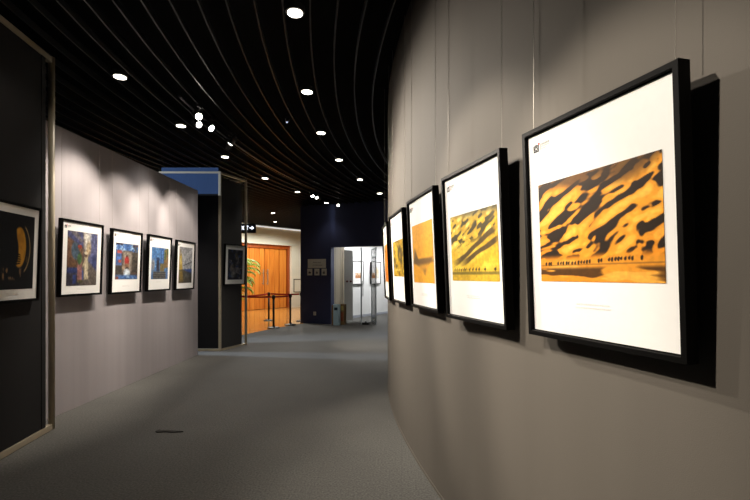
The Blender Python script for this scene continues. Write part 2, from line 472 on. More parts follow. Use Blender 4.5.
def p_blue_stairs(u, v):
    p = Paint(u, v, (70, 132, 210))
    p.mix(ss(.4, .7, fbm(u * 5, v * 7, 701, 3)) * .6, (112, 170, 232))
    p.poly([(.74, .05), (1, 0), (1, .62), (.72, .66)], (150, 112, 60), .03); p.rect(.76, .1, .84, .36, (86, 120, 56), .03); p.rect(.9, 0, 1, .2, (76, 104, 44), .03)
    p.rect(.52, .04, .72, .5, (52, 106, 192), .03); p.rect(.6, .1, .66, .5, (90, 150, 226), .015)
    p.rect(.28, .34, .46, .76, (44, 70, 126), .02); p.rect(.31, .38, .43, .72, (64, 58, 70), .015); p.ell(.37, .36, .1, .05, (44, 70, 126), .3)
    p.ell(.1, .55, .09, .18, (178, 150, 130), .4, .7)
    p.rect(.5, .5, .76, .76, (140, 120, 66), .03)
    p.rect(.1, .76, .94, 1, (118, 112, 104), .03)
    for k in range(4): p.rect(.12 - .02 * k, .775 + .06 * k, .9, .8 + .06 * k, (58, 58, 64), .008)
    p.rect(0, .8, .1, 1, (70, 126, 206), .02); p.rect(.86, .74, 1, 1, (74, 124, 200), .03)
    p.grain(.28, 18, 751)
    return p.c

def p_wet_street(u, v):
    p = Paint(u, v, (176, 176, 180))
    p.mix((1 - ss(.0, .3, v)) * .6, (150, 150, 152))
    p.poly([(.3, .3), (1, .02), (1, .8), (.3, .68)], (196, 196, 200), .02)
    for k in range(4):
        for j in range(3):
            uu = .42 + .15 * k; vv = .36 - .1 * k * .6 + j * .17
            p.rect(uu, vv, uu + .06, vv + .1, (104, 106, 116), .012, .9)
    p.poly([(.32, .5), (1, .38), (1, .41), (.32, .53)], (90, 92, 100), .01)
    p.poly([(0, .14), (.18, .2), (.26, .64), (0, .66)], (210, 170, 40), .02); p.poly([(0, .02), (.12, .1), (.12, .26), (0, .24)], (150, 132, 100), .02)
    p.ell(.12, .4, .05, .1, (240, 214, 120), .4, .7)
    p.poly([(.3, .62), (1, .6), (1, .76), (.3, .68)], (46, 84, 176), .02)
    p.poly([(0, .64), (.3, .62), (1, .75), (1, 1), (0, 1)], (88, 80, 66), .02)
    p.poly([(.02, .66), (.26, .66), (.34, .95), (.04, .95)], (166, 130, 34), .05, .85)
    p.mix(ss(.66, .72, v) * ss(.5, .64, fbm(u * 10, v * 3, 801, 3)) * .6, (50, 46, 40)); p.rect(.44, .74, .8, .84, (116, 118, 122), .04, .5)
    p.rect(.66, .7, .7, .78, (40, 36, 40), .01)
    p.grain(.2, 18, 851)
    return p.c

def p_golden_arch(u, v):
    p = Paint(u, v, (8, 6, 5))
    p.ell(.62, .44, .17, .27, (196, 140, 40), .08)
    p.mix(ss(.4, .7, fbm(u * 9, v * 9, 901, 3)) * .35 * (1 - ss(.9, 1, np.sqrt(((u - .62) / .17) ** 2 + ((v - .44) / .27) ** 2))), (130, 84, 20))
    d = np.sqrt(((u - .6) / .3) ** 2 + ((v - .46) / .36) ** 2)
    p.mix(ss(.93, .96, d) * (1 - ss(1, 1.03, d)) * ss(.72, .78, u) * .8, (196, 164, 110))
    # dark head and profile, with a spread hand in front
    p.poly([(.2, 0), (.52, .12), (.56, .36), (.5, .7), (.2, .8)], (7, 6, 5), .02)
    p.ell(.5, .5, .1, .2, (8, 6, 5), .15)
    for k in range(5):
        p.ell(.6, .53 + .032 * k, .07 - .006 * abs(k - 2), .01, (10, 7, 4), .3, 1, .25 - .1 * k)
    p.mix(ss(.7, .74, v) * (1 - ss(.84, .9, v)) * ss(.52, .62, fbm(u * 12, v * 8, 905, 3)) * (1 - ss(.62, .74, u)), (150, 112, 72))
    p.ell(.82, .6, .03, .05, (120, 88, 44), .4, .5)
    return p.c

def p_dark_crowd(u, v):
    p = Paint(u, v, (22, 24, 34))
    p.mix(ss(.52, .66, fbm(u * 5, v * 8, 1001, 4)), (84, 80, 84)); p.mix(ss(.58, .68, fbm(u * 7 + 4, v * 9, 1005, 4)), (30, 46, 84))
    p.ell(.28, .62, .12, .16, (110, 96, 82), .5, .7); p.ell(.56, .2, .1, .12, (96, 84, 64), .5, .7); p.ell(.36, .84, .16, .1, (126, 122, 118), .5, .6)
    p.grain(.5, 14, 1051)
    return p.c

def p_far_sand(u, v):
    p = Paint(u, v, (226, 196, 166))
    p.mix(ss(.35, .6, v), (196, 140, 96)); p.mix(ss(.5, .64, fbm(u * 5, v * 6, 1101, 3)) * .5, (150, 98, 66))
    return p.c

def p_far_pale(u, v):
    p = Paint(u, v, (222, 214, 198))
    p.ell(.55, .45, .3, .3, (206, 178, 138), .6, .7); p.mix(ss(.55, .7, fbm(u * 5, v * 6, 1151, 3)) * .5, (186, 160, 126))
    return p.c

def muted(fn):
    def f(u, v):
        c = fn(u, v); g = c.mean(-1, keepdims=True)
        n = fbm(u * 26, v * 30, 1201, 3)[..., None]
        return (g + (c - g) * .74) * (.62 + .46 * n)
    return f

def deep(fn):
    return lambda u, v: 255 * np.clip(fn(u, v) / 255, 0, 1) ** 1.18

def print_mesh(name, x0, z0, x1, z1, y, fn, nx, nz, parent):
    nv = (nx + 1) * (nz + 1)
    U, V = np.meshgrid(np.linspace(0, 1, nx + 1), np.linspace(0, 1, nz + 1))
    co = np.stack([x0 + U * (x1 - x0), np.full_like(U, y), z1 - V * (z1 - z0)], -1).reshape(-1, 3)
    idx = np.arange(nv).reshape(nz + 1, nx + 1)
    f = np.stack([idx[:-1, :-1], idx[1:, :-1], idx[1:, 1:], idx[:-1, 1:]], -1).reshape(-1, 4)
    me = bpy.data.meshes.new(name)
    me.from_pydata(co.tolist(), [], f.tolist())
    rgb = np.clip(fn(U, V).reshape(-1, 3) / 255, 0, 1)
    rgb = np.where(rgb <= .04045, rgb / 12.92, ((rgb + .055) / 1.055) ** 2.4)
    at = me.color_attributes.new('Col', 'FLOAT_COLOR', 'POINT')
    at.data.foreach_set('color', np.concatenate([rgb, np.ones((nv, 1))], 1).astype(np.float32).ravel())
    me.materials.append(M['print'])
    return link(bpy.data.objects.new(name, me), parent)

# ------------------------------------------------------------------ framed pictures
FW, FH, FD, FB = .644, .806, .042, .0185
TILT = math.radians(1.9)

def frame_bm():
    bm = bmesh.new()
    prof = [(0, 0), (0, -FD), (FB, -FD), (FB, -.028), (FB + .004, -.028), (FB + .004, 0)]   # (inset, y)
    cs = [(-1, 0), (1, 0), (1, 1), (-1, 1)]
    rings = []
    for sx, sz in cs:
        rings.append([bm.verts.new((sx * (FW / 2 - i), y, (FH - i) if sz else i)) for i, y in prof])
    for k in range(4):
        a, b = rings[k], rings[(k + 1) % 4]
        for j in range(len(prof)):
            jj = (j + 1) % len(prof)
            bm.faces.new((a[j], a[jj], b[jj], b[j]))
    es = [e for e in bm.edges if all(abs(v.co.y + FD) < 1e-6 for v in e.verts)]
    bmesh.ops.bevel(bm, geom=es, offset=.0015, segments=1, affect='EDGES')
    return bm

def logo_bm():
    """little camera mark with a red dot and grey lettering strokes; top-left corner at origin"""
    bm = bmesh.new()
    y = 0
    s = .03
    def q(x0, z0, x1, z1, mi): add_box(bm, ((x0 + x1) / 2, y, (z0 + z1) / 2), (x1 - x0, .0008, z1 - z0), mi=mi)
    # camera body as four bars round a ring
    q(0, -s, s, -s * .8, 0); q(0, -s * .28, s, -s * .1, 0); q(0, -s, s * .18, -s * .1, 0); q(s * .82, -s, s, -s * .1, 0)
    q(s * .3, -s * .1, s * .7, 0, 0)
    n = 16
    for k in range(n):
        a0, a1 = 2 * PI * k / n, 2 * PI * (k + 1) / n
        c = (s * .5, -s * .55)
        vs = [bm.verts.new((c[0] + r * math.cos(a), -.0004, c[1] + r * math.sin(a))) for r, a in ((s * .14, a0), (s * .3, a0), (s * .3, a1), (s * .14, a1))]
        bm.faces.new(vs).material_index = 0
    add_cyl(bm, (s * 1.02, 0, 0), (s * 1.02, -.0008, 0), s * .16, n=12, mi=1)
    q(s * 1.32, -s * .9, s * 1.36, -s * .05, 1)
    for k in range(5): q(s * 1.5 + k * .009, -s * .3, s * 1.5 + k * .009 + .007, -s * .02, 2)
    for k in range(7): q(s * 1.5 + k * .0064, -s * .52, s * 1.5 + k * .0064 + .0045, -s * .4, 2)
    for k in range(4): q(s * 1.5 + k * .0064, -s * .8, s * 1.5 + k * .0064 + .0045, -s * .68, 2)
    return bm

def caption_bm():
    bm = bmesh.new()
    for r, n in ((0, 14), (1, 20)):
        for k in range(n):
            w = .0075 if r == 0 else .005
            add_box(bm, ((k - n / 2) * (w + .0025), 0, -.012 * r), (w, .0008, .006 - .001 * r), mi=0)
    return bm

_proto = {}
def framed_picture(label, group, loc, rotz, fn, uv, res=(90, 90), wire_top=None, tilt=TILT, logo=True, hooks=True, small=False):
    """loc = bottom centre of the back of the frame; local -Y faces the viewer"""
    t = thing('framed_picture', label, 'framed photograph', loc, rotz, group, tilt)
    def share(name, make, m, smooth=False, parent=t, off=None):
        if name in _proto:
            o = bpy.data.objects.new(name, _proto[name]); link(o, parent)
        else:
            o = obj(name, make(), m, parent, smooth); _proto[name] = o.data
        if off: o.location = off
        return o
    share('frame', frame_bm, M['frame'])
    def mk_mat():
        bm = bmesh.new(); add_box(bm, (0, -.024, FH / 2), (FW - .036, .006, FH - .036)); return bm
    mt = share('mat_board', mk_mat, M['white'])
    def mk_back():
        bm = bmesh.new(); add_box(bm, (0, -.008, FH / 2), (FW - .05, .006, FH - .05)); return bm
    share('backing_board', mk_back, M['dark_fab'])
    ww, wh = FW - 2 * FB, FH - 2 * FB
    X = lambda u: -ww / 2 + u * ww
    Z = lambda v: FH - FB - v * wh
    print_mesh('photo_print', X(uv[0]), Z(uv[3]), X(uv[2]), Z(uv[1]), -.0285, fn, res[0], res[1], t)
    if logo:
        share('logo', logo_bm, [M['ink'], M['red'], M['inkgrey']], parent=mt, off=(X(.055), -.0276, Z(.055)))
    share('caption', caption_bm, M['inkfaint'], parent=mt, off=(X(.5), -.0276, Z(min(.94, uv[3] + .1 * (1 if uv[3] < .8 else .4)))))
    if hooks:
        def mk_hook():
            bm = bmesh.new()
            add_box(bm, (0, .004, 0), (.03, .008, .05), bev=.002)
            add_tube(bm, [(0, .006, .02), (0, .014, .026), (0, .018, .018), (0, .012, .008)], .003, 6)
            return bm
        for s in (-1, 1):
            share('hook', mk_hook, M['steel'], off=(s * .28, 0, FH - .12))
    if wire_top:
        up = Vector((0, math.sin(tilt), math.cos(tilt)))
        for s in (-1, 1):
            bm = bmesh.new()
            z0 = FH - .1
            L = (wire_top - loc[2] - FH * math.cos(tilt)) / 1.0 + .1
            p = Vector((s * .29, -.010, FH - .02))
            add_cyl(bm, p, p + up * (L - .08), .0010, n=6)
            obj('hanging_wire', bm, M['wire'], t)
    return t

# ------------------------------------------------------------------ the setting
# floors
bm = bmesh.new(); add_box(bm, (-2, 8, -.05), (18, 26, .1)); struct('floor', bm, M['carpet'])
bm = bmesh.new(); add_arc(bm, 17.4, 23.2, math.radians(16.5), math.radians(52), -.02, .004, 48); struct('floor_lobby', bm, M['woodfloor'])

# slat ceiling: black void above, thin curved baffles below
bm = bmesh.new()
add_box(bm, (-2, 8, 4.15), (20, 30, .1), mi=1)
r = 13.40
while r < 25.0:
    a0, a1 = math.radians(-38), math.radians(68)
    add_arc(bm, r - .006, r + .006, a0, a1, ZC, ZC + .06, 110, 0, 5.6)
    r += .213
struct('ceiling', bm, [M['slat'], M['void']])

# curved wall on the right
bm = bmesh.new(); add_arc(bm, RW - .15, RW, math.radians(-34), math.radians(30), 0, 3.72, 140)
struct('wall_right', bm, M['wall_r'])
bm = bmesh.new(); add_arc(bm, RW - .002, RW + .006, math.radians(-34), math.radians(30), 0, .02, 140)
struct('baseboard_right', bm, M['wall_r'])

# straight fabric covered wall on the left
LW0, LW1 = Vector((-3.297, 3.62)), Vector((-3.231, 8.025))
dl = (LW1 - LW0).normalized(); nl = Vector((dl.y, -dl.x))      # nl points into the hall (+x)
c = (LW0 + LW1) / 2 - nl * .475
ang_l = math.atan2(dl.y, dl.x)
bm = bmesh.new(); add_box(bm, (c.x, c.y, 1.5), ((LW1 - LW0).length, .95, 3.0), ang_l, .004)  # extra depth behind, added to keep side light off the lower tower
struct('wall_left', bm, M['wall_l'])

# navy end wall with a wide doorway
A = Vector((-2.27, 13.42)); dn = Vector((.9463, -.3233)); nn = Vector((-dn.y, dn.x)) * 1  # nn points away from the camera
def on_navy(t, back=0): p = A + dn * t + nn * back; return p
ang_n = math.atan2(dn.y, dn.x)
bm = bmesh.new()
pier = 1.01
p = on_navy(pier / 2, .12); add_box(bm, (p.x, p.y, 1.8), (pier, .24, 3.6), ang_n)
p = on_navy(pier + 1.9, .12); add_box(bm, (p.x, p.y, (2.3 + 3.6) / 2), (3.8, .24, 1.3), ang_n)
struct('wall_back', bm, M['navy'])
# bright gallery behind it
J = on_navy(pier, .05)
def wall_between(name, a, b, z0, z1, m, th=.08):
    a = Vector(a); b = Vector(b); d = (b - a).normalized(); n = Vector((-d.y, d.x)); c = (a + b) / 2 + n * th / 2
    bm = bmesh.new(); add_box(bm, (c.x, c.y, (z0 + z1) / 2), ((b - a).length, th, z1 - z0), math.atan2(d.y, d.x))
    return struct(name, bm, m)
wall_between('wall_passage', J, (-.99, 14.2), 0, 2.95, M['beige'])
bm = bmesh.new()
dj = (Vector((-.99, 14.2)) - J).normalized()
for k in (.3, .72):
    q = J + dj * k + Vector((dj.y, -dj.x)) * .001
    add_box(bm, (q.x, q.y, 1.47), (.008, .004, 2.94), math.atan2(dj.y, dj.x))
struct('trim_1', bm, M['dark_fab'])
wall_between('wall_far_gallery', (-1.15, 14.46), (2.6, 20.0), 0, 2.95, M['whitewall'])
wall_between('wall_far_gallery_side', (2.62, 20.0), (3.4, 12.2), 0, 2.95, M['whitewall'])
bm = bmesh.new(); 
pts = [on_navy(pier - .1, .3), on_navy(pier + 3.9, .3), Vector((3.4, 20.3)), Vector((2.4, 20.3)), Vector((-1.25, 14.5))]
f = bm.faces.new([bm.verts.new((q.x, q.y, 2.96)) for q in pts])
r_ = bmesh.ops.extrude_face_region(bm, geom=[f]); bmesh.ops.translate(bm, verts=[v for v in r_['geom'] if isinstance(v, bmesh.types.BMVert)], vec=(0, 0, .08))
struct('ceiling_far_gallery', bm, M['whitewall'])
bm = bmesh.new()
q0, q1 = Vector((-1.15, 14.46)), Vector((2.6, 20.0)); dq = (q1 - q0).normalized(); c = (q0 + q1) / 2 + Vector((dq.y, -dq.x)) * .008
add_box(bm, (c.x, c.y, .04), ((q1 - q0).length, .014, .08), math.atan2(dq.y, dq.x)); struct('baseboard_far_gallery', bm, M['greyplastic'])

# lobby wall (cream, concentric with the hall) with the recessed timber doors
RL = 22.3
DA0, DA1, DM = math.radians(32.9), math.radians(39.9), math.radians(36.45)
DH = 2.78
bm = bmesh.new()
add_arc(bm, RL, RL + .3, math.radians(18), DA0, 0, 3.6, 24)
add_arc(bm, RL, RL + .3, DA1, math.radians(52), 0, 3.6, 24)
add_arc(bm, RL, RL + .3, DA0, DA1, DH, 3.6, 16)
struct('wall_lobby', bm, M['cream'])
bm = bmesh.new(); add_arc(bm, RL - .04, RL + .01, math.radians(18), math.radians(52), 3.49, 3.525, 60)
struct('trim_2', bm, mat('wall_top_trim', (.8, .8, .78), .5, noise=((3, 3, 3), .02, 1), emit=((.95, .97, 1), .75)))  # pale trim along the wall top, weak emission in its material
bm = bmesh.new(); add_arc(bm, RL + .295, RL + .34, DA0 - .01, DA1 + .01, 0, DH + .1, 16)
struct('wall_lobby_recess', bm, M['wood_dark'])

# timber double door
def door_panel(name, a0, a1, parent, m, z0=.02, z1=DH - .16, rr=RL + .2, th=.05, grooves=0):
    bm = bmesh.new()
    if grooves == 0:
        add_arc(bm, rr, rr + th, a0, a1, z0, z1, 6)
    else:
        w = (a1 - a0) / grooves
        for k in range(grooves):
            add_arc(bm, rr, rr + th, a0 + w * k + .0003, a0 + w * (k + 1) - .0003, z0, z1, 3)
        add_arc(bm, rr + .012, rr + th - .002, a0, a1, z0, z1, 6)
    return obj(name, bm, m, parent)
dpos = polar(RL + .2, DM)
dr = thing('wooden_double_door', 'tall orange-brown timber double door in the cream lobby wall', 'door', (0, 0, 0))
bm = bmesh.new()
add_arc(bm, RL + .14, RL + .28, DA0, DA1, DH - .16, DH, 14)
add_arc(bm, RL + .14, RL + .28, DA0, DA0 + .006, 0, DH, 2); add_arc(bm, RL + .14, RL + .28, DA1 - .006, DA1, 0, DH, 2)
obj('door_frame', bm, M['wood_dark'], dr)
sp = math.radians(2.05)
for s, (a0, a1) in ((-1, (DM - sp, DM - .0006)), (1, (DM + .0006, DM + sp))):
    lf = door_panel('door_leaf', a0, a1, dr, M['wood'], grooves=3)
    bm = bmesh.new()
    ah = DM + s * .0052
    p0 = polar(RL + .135, ah)
    add_cyl(bm, (p0.x, p0.y, 1.05), (p0.x, p0.y, 1.72), .016, n=12)
    for z in (1.12, 1.56):
        p1 = polar(RL + .205, ah); add_cyl(bm, (p0.x, p0.y, z), (p1.x, p1.y, z), .022, n=10)
    obj('handle', bm, M['steel'], lf)
door_panel('side_panel', DM + sp + .001, DA1 - .007, dr, M['wood'], grooves=2)
door_panel('side_panel', DA0 + .007, DM - sp - .001, dr, M['wood'], grooves=2)

# ------------------------------------------------------------------ framed pictures on the curved wall
def arc_y(y):
    a = math.asin((y - CY) / RW); return a
specs = [
    (1.492, .027, 2.37, 1.215, .1, 1.02, p_dunes, (.088, .262, .926, .745), (230, 170), 'nearest framed photo on curved wall, orange dunes with black shadows and a caravan'),
    (2.271, .028, 2.59, 1.209, .8, .992, p_dunes_yellow, (.1, .285, .93, .745), (130, 100), 'framed photo of yellow dunes above a row of camels, second nearest on curved wall'),
    (3.093, .008, 2.7, 1.213, .1, 1.0, p_sand_boat, (.1, .235, .9, .78), (80, 80), 'framed photo of plain orange sand with a grey boat-like shadow, middle of curved wall'),
    (3.925, .009, 2.6, 1.205, 1.0, .985, p_herd, (.12, .3, .93, .715), (70, 60), 'framed olive-yellow photo with dark tree-like shapes, second farthest on curved wall'),
    (4.79, .013, 2.55, 1.196, 0, .98, p_orange_peak, (.16, .26, .95, .78), (50, 50), 'farthest framed photo on curved wall, a sliver of orange with white top'),
]
for y, off, tl, zb, yaw, sx, fn, uv, res, lab in specs:
    a = arc_y(y)
    pw = polar(RW + off, a)
    n = Vector((-math.cos(a), math.sin(a)))
    t = framed_picture(lab, 'photographs on the curved right wall', (pw.x, pw.y, zb), math.atan2(n.x, -n.y) + math.radians(yaw), deep(fn), uv, res, wire_top=3.6, tilt=math.radians(tl))
    t.scale = (sx, 1, 1)

# framed pictures on the left wall
specs = [
    (4.803, .045, 1.231, 1.033, p_street_pair, (.125, .125, .885, .88), (80, 110), 'tall photo of two robed street figures, nearest of four on grey left wall'),
    (5.668, .03, 1.222, 1.023, p_blue_doorway, (.11, .195, .9, .79), (80, 80), 'photo of red-clothed figure in blue doorway, second of four on left wall'),
    (6.48, .043, 1.2255, 1.026, p_blue_stairs, (.13, .2, .9, .8), (70, 70), 'framed photo of bright blue house with steps, third of four on grey left wall'),
    (7.335, .043, 1.2165, 1.045, p_wet_street, (.13, .11, .88, .88), (60, 80), 'framed tall photo of grey and yellow wet street, farthest of four on grey left wall'),
]
for y, off, zb, sx, fn, uv, res, lab in specs:
    t_ = (y - LW0.y) / (LW1.y - LW0.y)
    pw = LW0 + (LW1 - LW0) * t_ + nl * off
    t = framed_picture(lab, 'photographs on the straight left wall', (pw.x, pw.y, zb), math.atan2(nl.x, -nl.y) - math.radians(.4), muted(fn), uv, res, wire_top=2.97)
    t.scale = (sx, 1, 1)

# ------------------------------------------------------------------ dark display panel in an aluminium frame, near left
P0 = Vector((-3.055, 4.156)); dp = Vector((.132, -.991)).normalized(); npn = Vector((-dp.y, dp.x)) # points to +x
if npn.x < 0: npn = -npn
angp = math.atan2(dp.y, dp.x)
t = thing('exhibition_board', 'black fabric display panel in beige metal frame at left edge, holding one photo', 'exhibition board', (P0.x, P0.y, 0), angp)
PL = 1.75
bm = bmesh.new(); add_box(bm, (.18 + (PL - .24) / 2, 0, .06 + 1.70), (PL - .24, .03, 3.40)); obj('fabric_panel', bm, M['black_fab'], t)
bm = bmesh.new()
add_box(bm, (.155, 0, 1.76), (.06, .04, 3.40), bev=.003); add_box(bm, (PL - .03, 0, 1.76), (.03, .04, 3.40), bev=.003)
obj('edge_trim', bm, M['black_fab'], t)
for x in (0, PL + .04):
    bm = bmesh.new(); add_cyl(bm, (x, 0, 0), (x, 0, 3.51), .027, n=20); obj('post', bm, M['alu'], t, True)
for z in (.03, 3.47):
    bm = bmesh.new(); add_box(bm, (PL / 2 + .02, 0, z), (PL - .02, .05, .05), bev=.004); obj('rail', bm, M['alu'], t)
pw = P0 + dp * .625 + npn * .026
framed_picture('near-black photo of a golden arch and dark head, on black panel at left', None,
               (pw.x, pw.y, 1.232), math.atan2(npn.x, -npn.y), p_golden_arch, (.1, .09, .9, .885), (110, 100), logo=False, hooks=False)

# ------------------------------------------------------------------ display tower beyond the left wall
c_fl, c_fr, c_br, c_bl = Vector((-4.13, 8.47)), Vector((-2.985, 8.47)), Vector((-2.705, 9.22)), Vector((-3.85, 9.22))
t = thing('display_tower', 'tall navy and black display tower with beige metal edges past the left wall', 'display tower', (c_fr.x, c_fr.y, 0))
def lc(v): return v - c_fr
for v in (c_fl, c_fr, c_br, c_bl):
    q = lc(v); bm = bmesh.new(); add_box(bm, (q.x, q.y, 1.725), (.045, .045, 3.45), bev=.004); obj('post', bm, M['alu'], t)
def side(a, b, z0, z1, th, inset, off=0):
    a = lc(a); b = lc(b); d = (b - a); L = d.length; d.normalize(); c = (a + b) / 2
    bm = bmesh.new(); add_box(bm, (c.x, c.y, (z0 + z1) / 2), (L - inset, th, z1 - z0), math.atan2(d.y, d.x)); return bm
obj('front_panel', side(c_fl, c_fr, .05, 3.02, .024, .05), M['navy_dark'], t, label='near-black lower part of the tower front')
obj('upper_front_panel', side(c_fl, c_fr, 3.02, 3.525, .026, .05), M['navy_fab'], t, label='blue upper part of the tower front')  # tower front is near-black below and blue above a level edge
# the right face stops short of the rear post
c_e = c_fr + (c_br - c_fr) * .84
obj('side_panel', side(c_fr, c_e, .04, 3.34, .024, .05), M['dark_fab'], t, label='charcoal fabric face with a photograph hung on it')
obj('side_panel', side(c_fl, c_bl, .04, 3.40, .024, .05), M['dark_fab'], t)
for a, b in ((c_fl, c_fr), (c_fr, c_br), (c_fl, c_bl), (c_bl, c_br)):
    for z in (.018, 3.43):
        obj('rail', side(a, b, z - .018, z + .018, .045 if z > 1 else .03, .045), M['alu'], t)
dt = (c_br - c_fr).normalized(); nt_ = Vector((dt.y, -dt.x))
pw = c_fr + dt * .37 + nt_ * .026
framed_picture('framed dark bluish crowd photo hung on the side of the tower', None, (pw.x, pw.y, 1.262),
               math.atan2(nt_.x, -nt_.y), p_dark_crowd, (.13, .11, .88, .885), (50, 60), logo=False, hooks=False)

# ------------------------------------------------------------------ far gallery things
nq = Vector((dq.y, -dq.x))
for s, fn, uv, lab in ((.93, p_far_sand, (.24, .5, .76, .74), 'white framed print with small tan landscape, left one through the doorway'),
                       (2.02, p_far_pale, (.2, .2, .85, .75), 'white framed print with pale picture, right one through the doorway'),
                       (3.05, p_far_pale, (.2, .2, .85, .75), 'framed print on the far white wall, nearly hidden behind the curved wall')):
    pw = q0 + dq * s + nq * .02
    framed_picture(lab, 'prints in the far gallery', (pw.x, pw.y, 1.14), math.atan2(nq.x, -nq.y), fn, uv, (24, 24), tilt=math.radians(1), logo=False, hooks=False)

# white door leaf standing open at the end of the passage
a0_, a1_ = Vector((-.985, 14.08)), Vector((-.715, 14.16)); dd = (a1_ - a0_).normalized()
t = thing('white_door_leaf', 'open white door leaf with dark red handles beyond the doorway', 'door', (a0_.x, a0_.y, 0), math.atan2(dd.y, dd.x))
bm = bmesh.new(); add_box(bm, (.14, 0, 1.14), (.28, .045, 2.24), bev=.004); obj('door_slab', bm, M['whitewall'], t)
for x in (.08, .2):
    bm = bmesh.new(); add_cyl(bm, (x, -.02, 1.26), (x, -.06, 1.26), .012, n=10); add_cyl(bm, (x, -.06, 1.26), (x, -.085, 1.26), .034, .028, n=14)
    obj('handle', bm, mat('handle_dark_red', lin((110, 40, 40)), .4, noise=((20, 20, 20), .1, 1)), t)

# glass doors
def glass_door(label, a, b, top, mid):
    a = Vector(a); b = Vector(b); d = b - a; L = d.length
    t = thing('glass_door', label, 'glass door', (a.x, a.y, 0), math.atan2(d.y, d.x), 'glass doors in the doorway')
    for x in (.0175, L - .0175):
        bm = bmesh.new(); add_box(bm, (x, 0, top / 2), (.035, .03, top), bev=.003); obj('stile', bm, M['grey_metal'], t)
    for z in ((.05, mid, top - .03) if mid else (.05, top - .03)):
        bm = bmesh.new(); add_box(bm, (L / 2, 0, z), (L - .07, .03, .06), bev=.003); obj('rail', bm, M['grey_metal'], t)
    bm = bmesh.new(); add_box(bm, (L / 2, 0, top / 2), (L - .07, .01, top - .1)); obj('glass_pane', bm, M['glass'], t)
    bm = bmesh.new()
    add_cyl(bm, (L - .14, -.05, .8), (L - .14, -.05, 1.3), .012, n=10)
    for z in (.85, 1.25): add_cyl(bm, (L - .14, -.05, z), (L - .14, 0, z), .01, n=8)
    obj('handle', bm, M['steel'], t)
    return t
glass_door('grey framed glass door leaf swung fully edge-on, left one in the doorway', (-.41, 12.98), (-.425, 13.86), 2.27, None)
glass_door('narrow looking grey framed glass door leaf with transom bar, right one in the doorway', (.03, 12.9), (-.105, 13.78), 2.28, 2.0)
# door closer plinth on the floor
bm = bmesh.new(); add_box(bm, (-.27, 12.95, .035), (.2, .1, .07), ang_n, .01)
bmesh.ops.create_cone(bm, cap_ends=True, segments=12, radius1=.03, radius2=.025, depth=.03, matrix=Matrix.Translation((-.27, 12.95, .085)))
tag(obj('door_stop', bm, M['blackmetal']), 'low black door stop on the floor between the glass doors', 'door stop')

# boxes by the jamb
bz = thing('dispenser_box', 'pale blue upright box with dark label on floor beside the doorway jamb', 'box', (-1.115, 12.86, 0), -.28)
bm = bmesh.new(); add_box(bm, (0, 0, .31), (.17, .16, .6), bev=.008); add_box(bm, (0, 0, .008), (.15, .14, .016)); obj('body', bm, M['boxblue'], bz)
bm = bmesh.new(); add_box(bm, (0, -.082, .48), (.1, .008, .08), bev=.002); obj('label_panel', bm, M['boxdark'], bz)
bm = bmesh.new(); add_box(bm, (-.115, .04, .29), (.05, .2, .58), bev=.004); obj('side_flap', bm, M['card'], bz)
bz = thing('carton', 'brown carton with yellow and red print behind the pale blue box', 'box', (-.955, 13.05, 0), -.3)
bm = bmesh.new(); add_box(bm, (0, 0, .3), (.15, .2, .6), bev=.004); obj('carton_body', bm, M['card'], bz)
bm = bmesh.new(); add_box(bm, (0, -.102, .49), (.12, .004, .13)); obj('yellow_print', bm, M['cardyel'], bz)
bm = bmesh.new(); add_box(bm, (0, -.102, .24), (.12, .004, .26)); obj('red_print', bm, M['cardred'], bz)

# plates on the navy pier
def plate(label, x_px, z, w, h, icon, group=None):
    # where the ray of that column meets the navy wall
    k = (x_px - 375) / 440
    tt = (k * A.y - A.x) / (dn.x - k * dn.y)
    q = on_navy(tt, -.001)
    t = thing('sign_plate', label, 'sign', (q.x, q.y, z), ang_n, group)
    bm = bmesh.new(); add_box(bm, (0, -.006, h / 2), (w, .012, h), bev=.002); obj('plate', bm, M['plate'], t)
    bm = bmesh.new()
    y = -.0125
    B = lambda x, zz, ww, hh: add_box(bm, (x, y, zz), (ww, .002, hh))
    if icon == 'text':
        for row, zz, n in ((0, .165, 11), (1, .085, 13)):
            for k in range(n):
                x = -.14 + k * .026 + (0 if row else .01)
                B(x + .009, zz, .004, .03); B(x + .009, zz + .013, .018, .004); B(x + .009, zz - .002, .016, .004)
                if k % 2: B(x + .001, zz, .004, .028)
                if k % 3: B(x + .009, zz - .014, .018, .004)
            obj('lettering', bm, M['plate_text'], t); bm = bmesh.new()
    elif icon == 'camera':
        B(0, .08, .08, .05); B(-.01, .112, .03, .014)
    elif icon == 'hand':
        B(0, .07, .07, .035)
        for k in range(4): B(-.024 + .016 * k, .1, .009, .04)
    else:
        B(0, .075, .05, .06); B(0, .122, .03, .024); B(-.035, .08, .012, .05)
    if icon != 'text': obj('symbol', bm, M['plate_text'], t)
plate('wide grey sign plate with two lines of lettering on navy wall', 316.9, 1.675, .6, .27, 'text')
plate('small square grey notice plate on navy wall, left of three under wide sign', 309.9, 1.455, .165, .2, 'camera', 'small notice plates')
plate('small square grey notice plate on navy wall, middle of three under wide sign', 317.0, 1.455, .165, .2, 'hand', 'small notice plates')
plate('small square grey notice plate on navy wall, right of three under wide sign', 324.2, 1.455, .165, .2, 'figure', 'small notice plates')
k = (314.8 - 375) / 440; tt = (k * A.y - A.x) / (dn.x - k * dn.y); q = on_navy(tt, -.001)
t = thing('wall_socket', 'small white power socket low on the navy wall', 'socket', (q.x, q.y, .25), ang_n)
bm = bmesh.new(); add_box(bm, (0, -.006, .055), (.086, .012, .11), bev=.003); obj('cover_plate', bm, M['plastic_w'], t)
for z in (.035, .075):
    for x in (-.012, .012):
        bm = bmesh.new(); add_box(bm, (x, -.0125, z), (.006, .002, .016)); obj('socket_slot', bm, M['ink'], t)

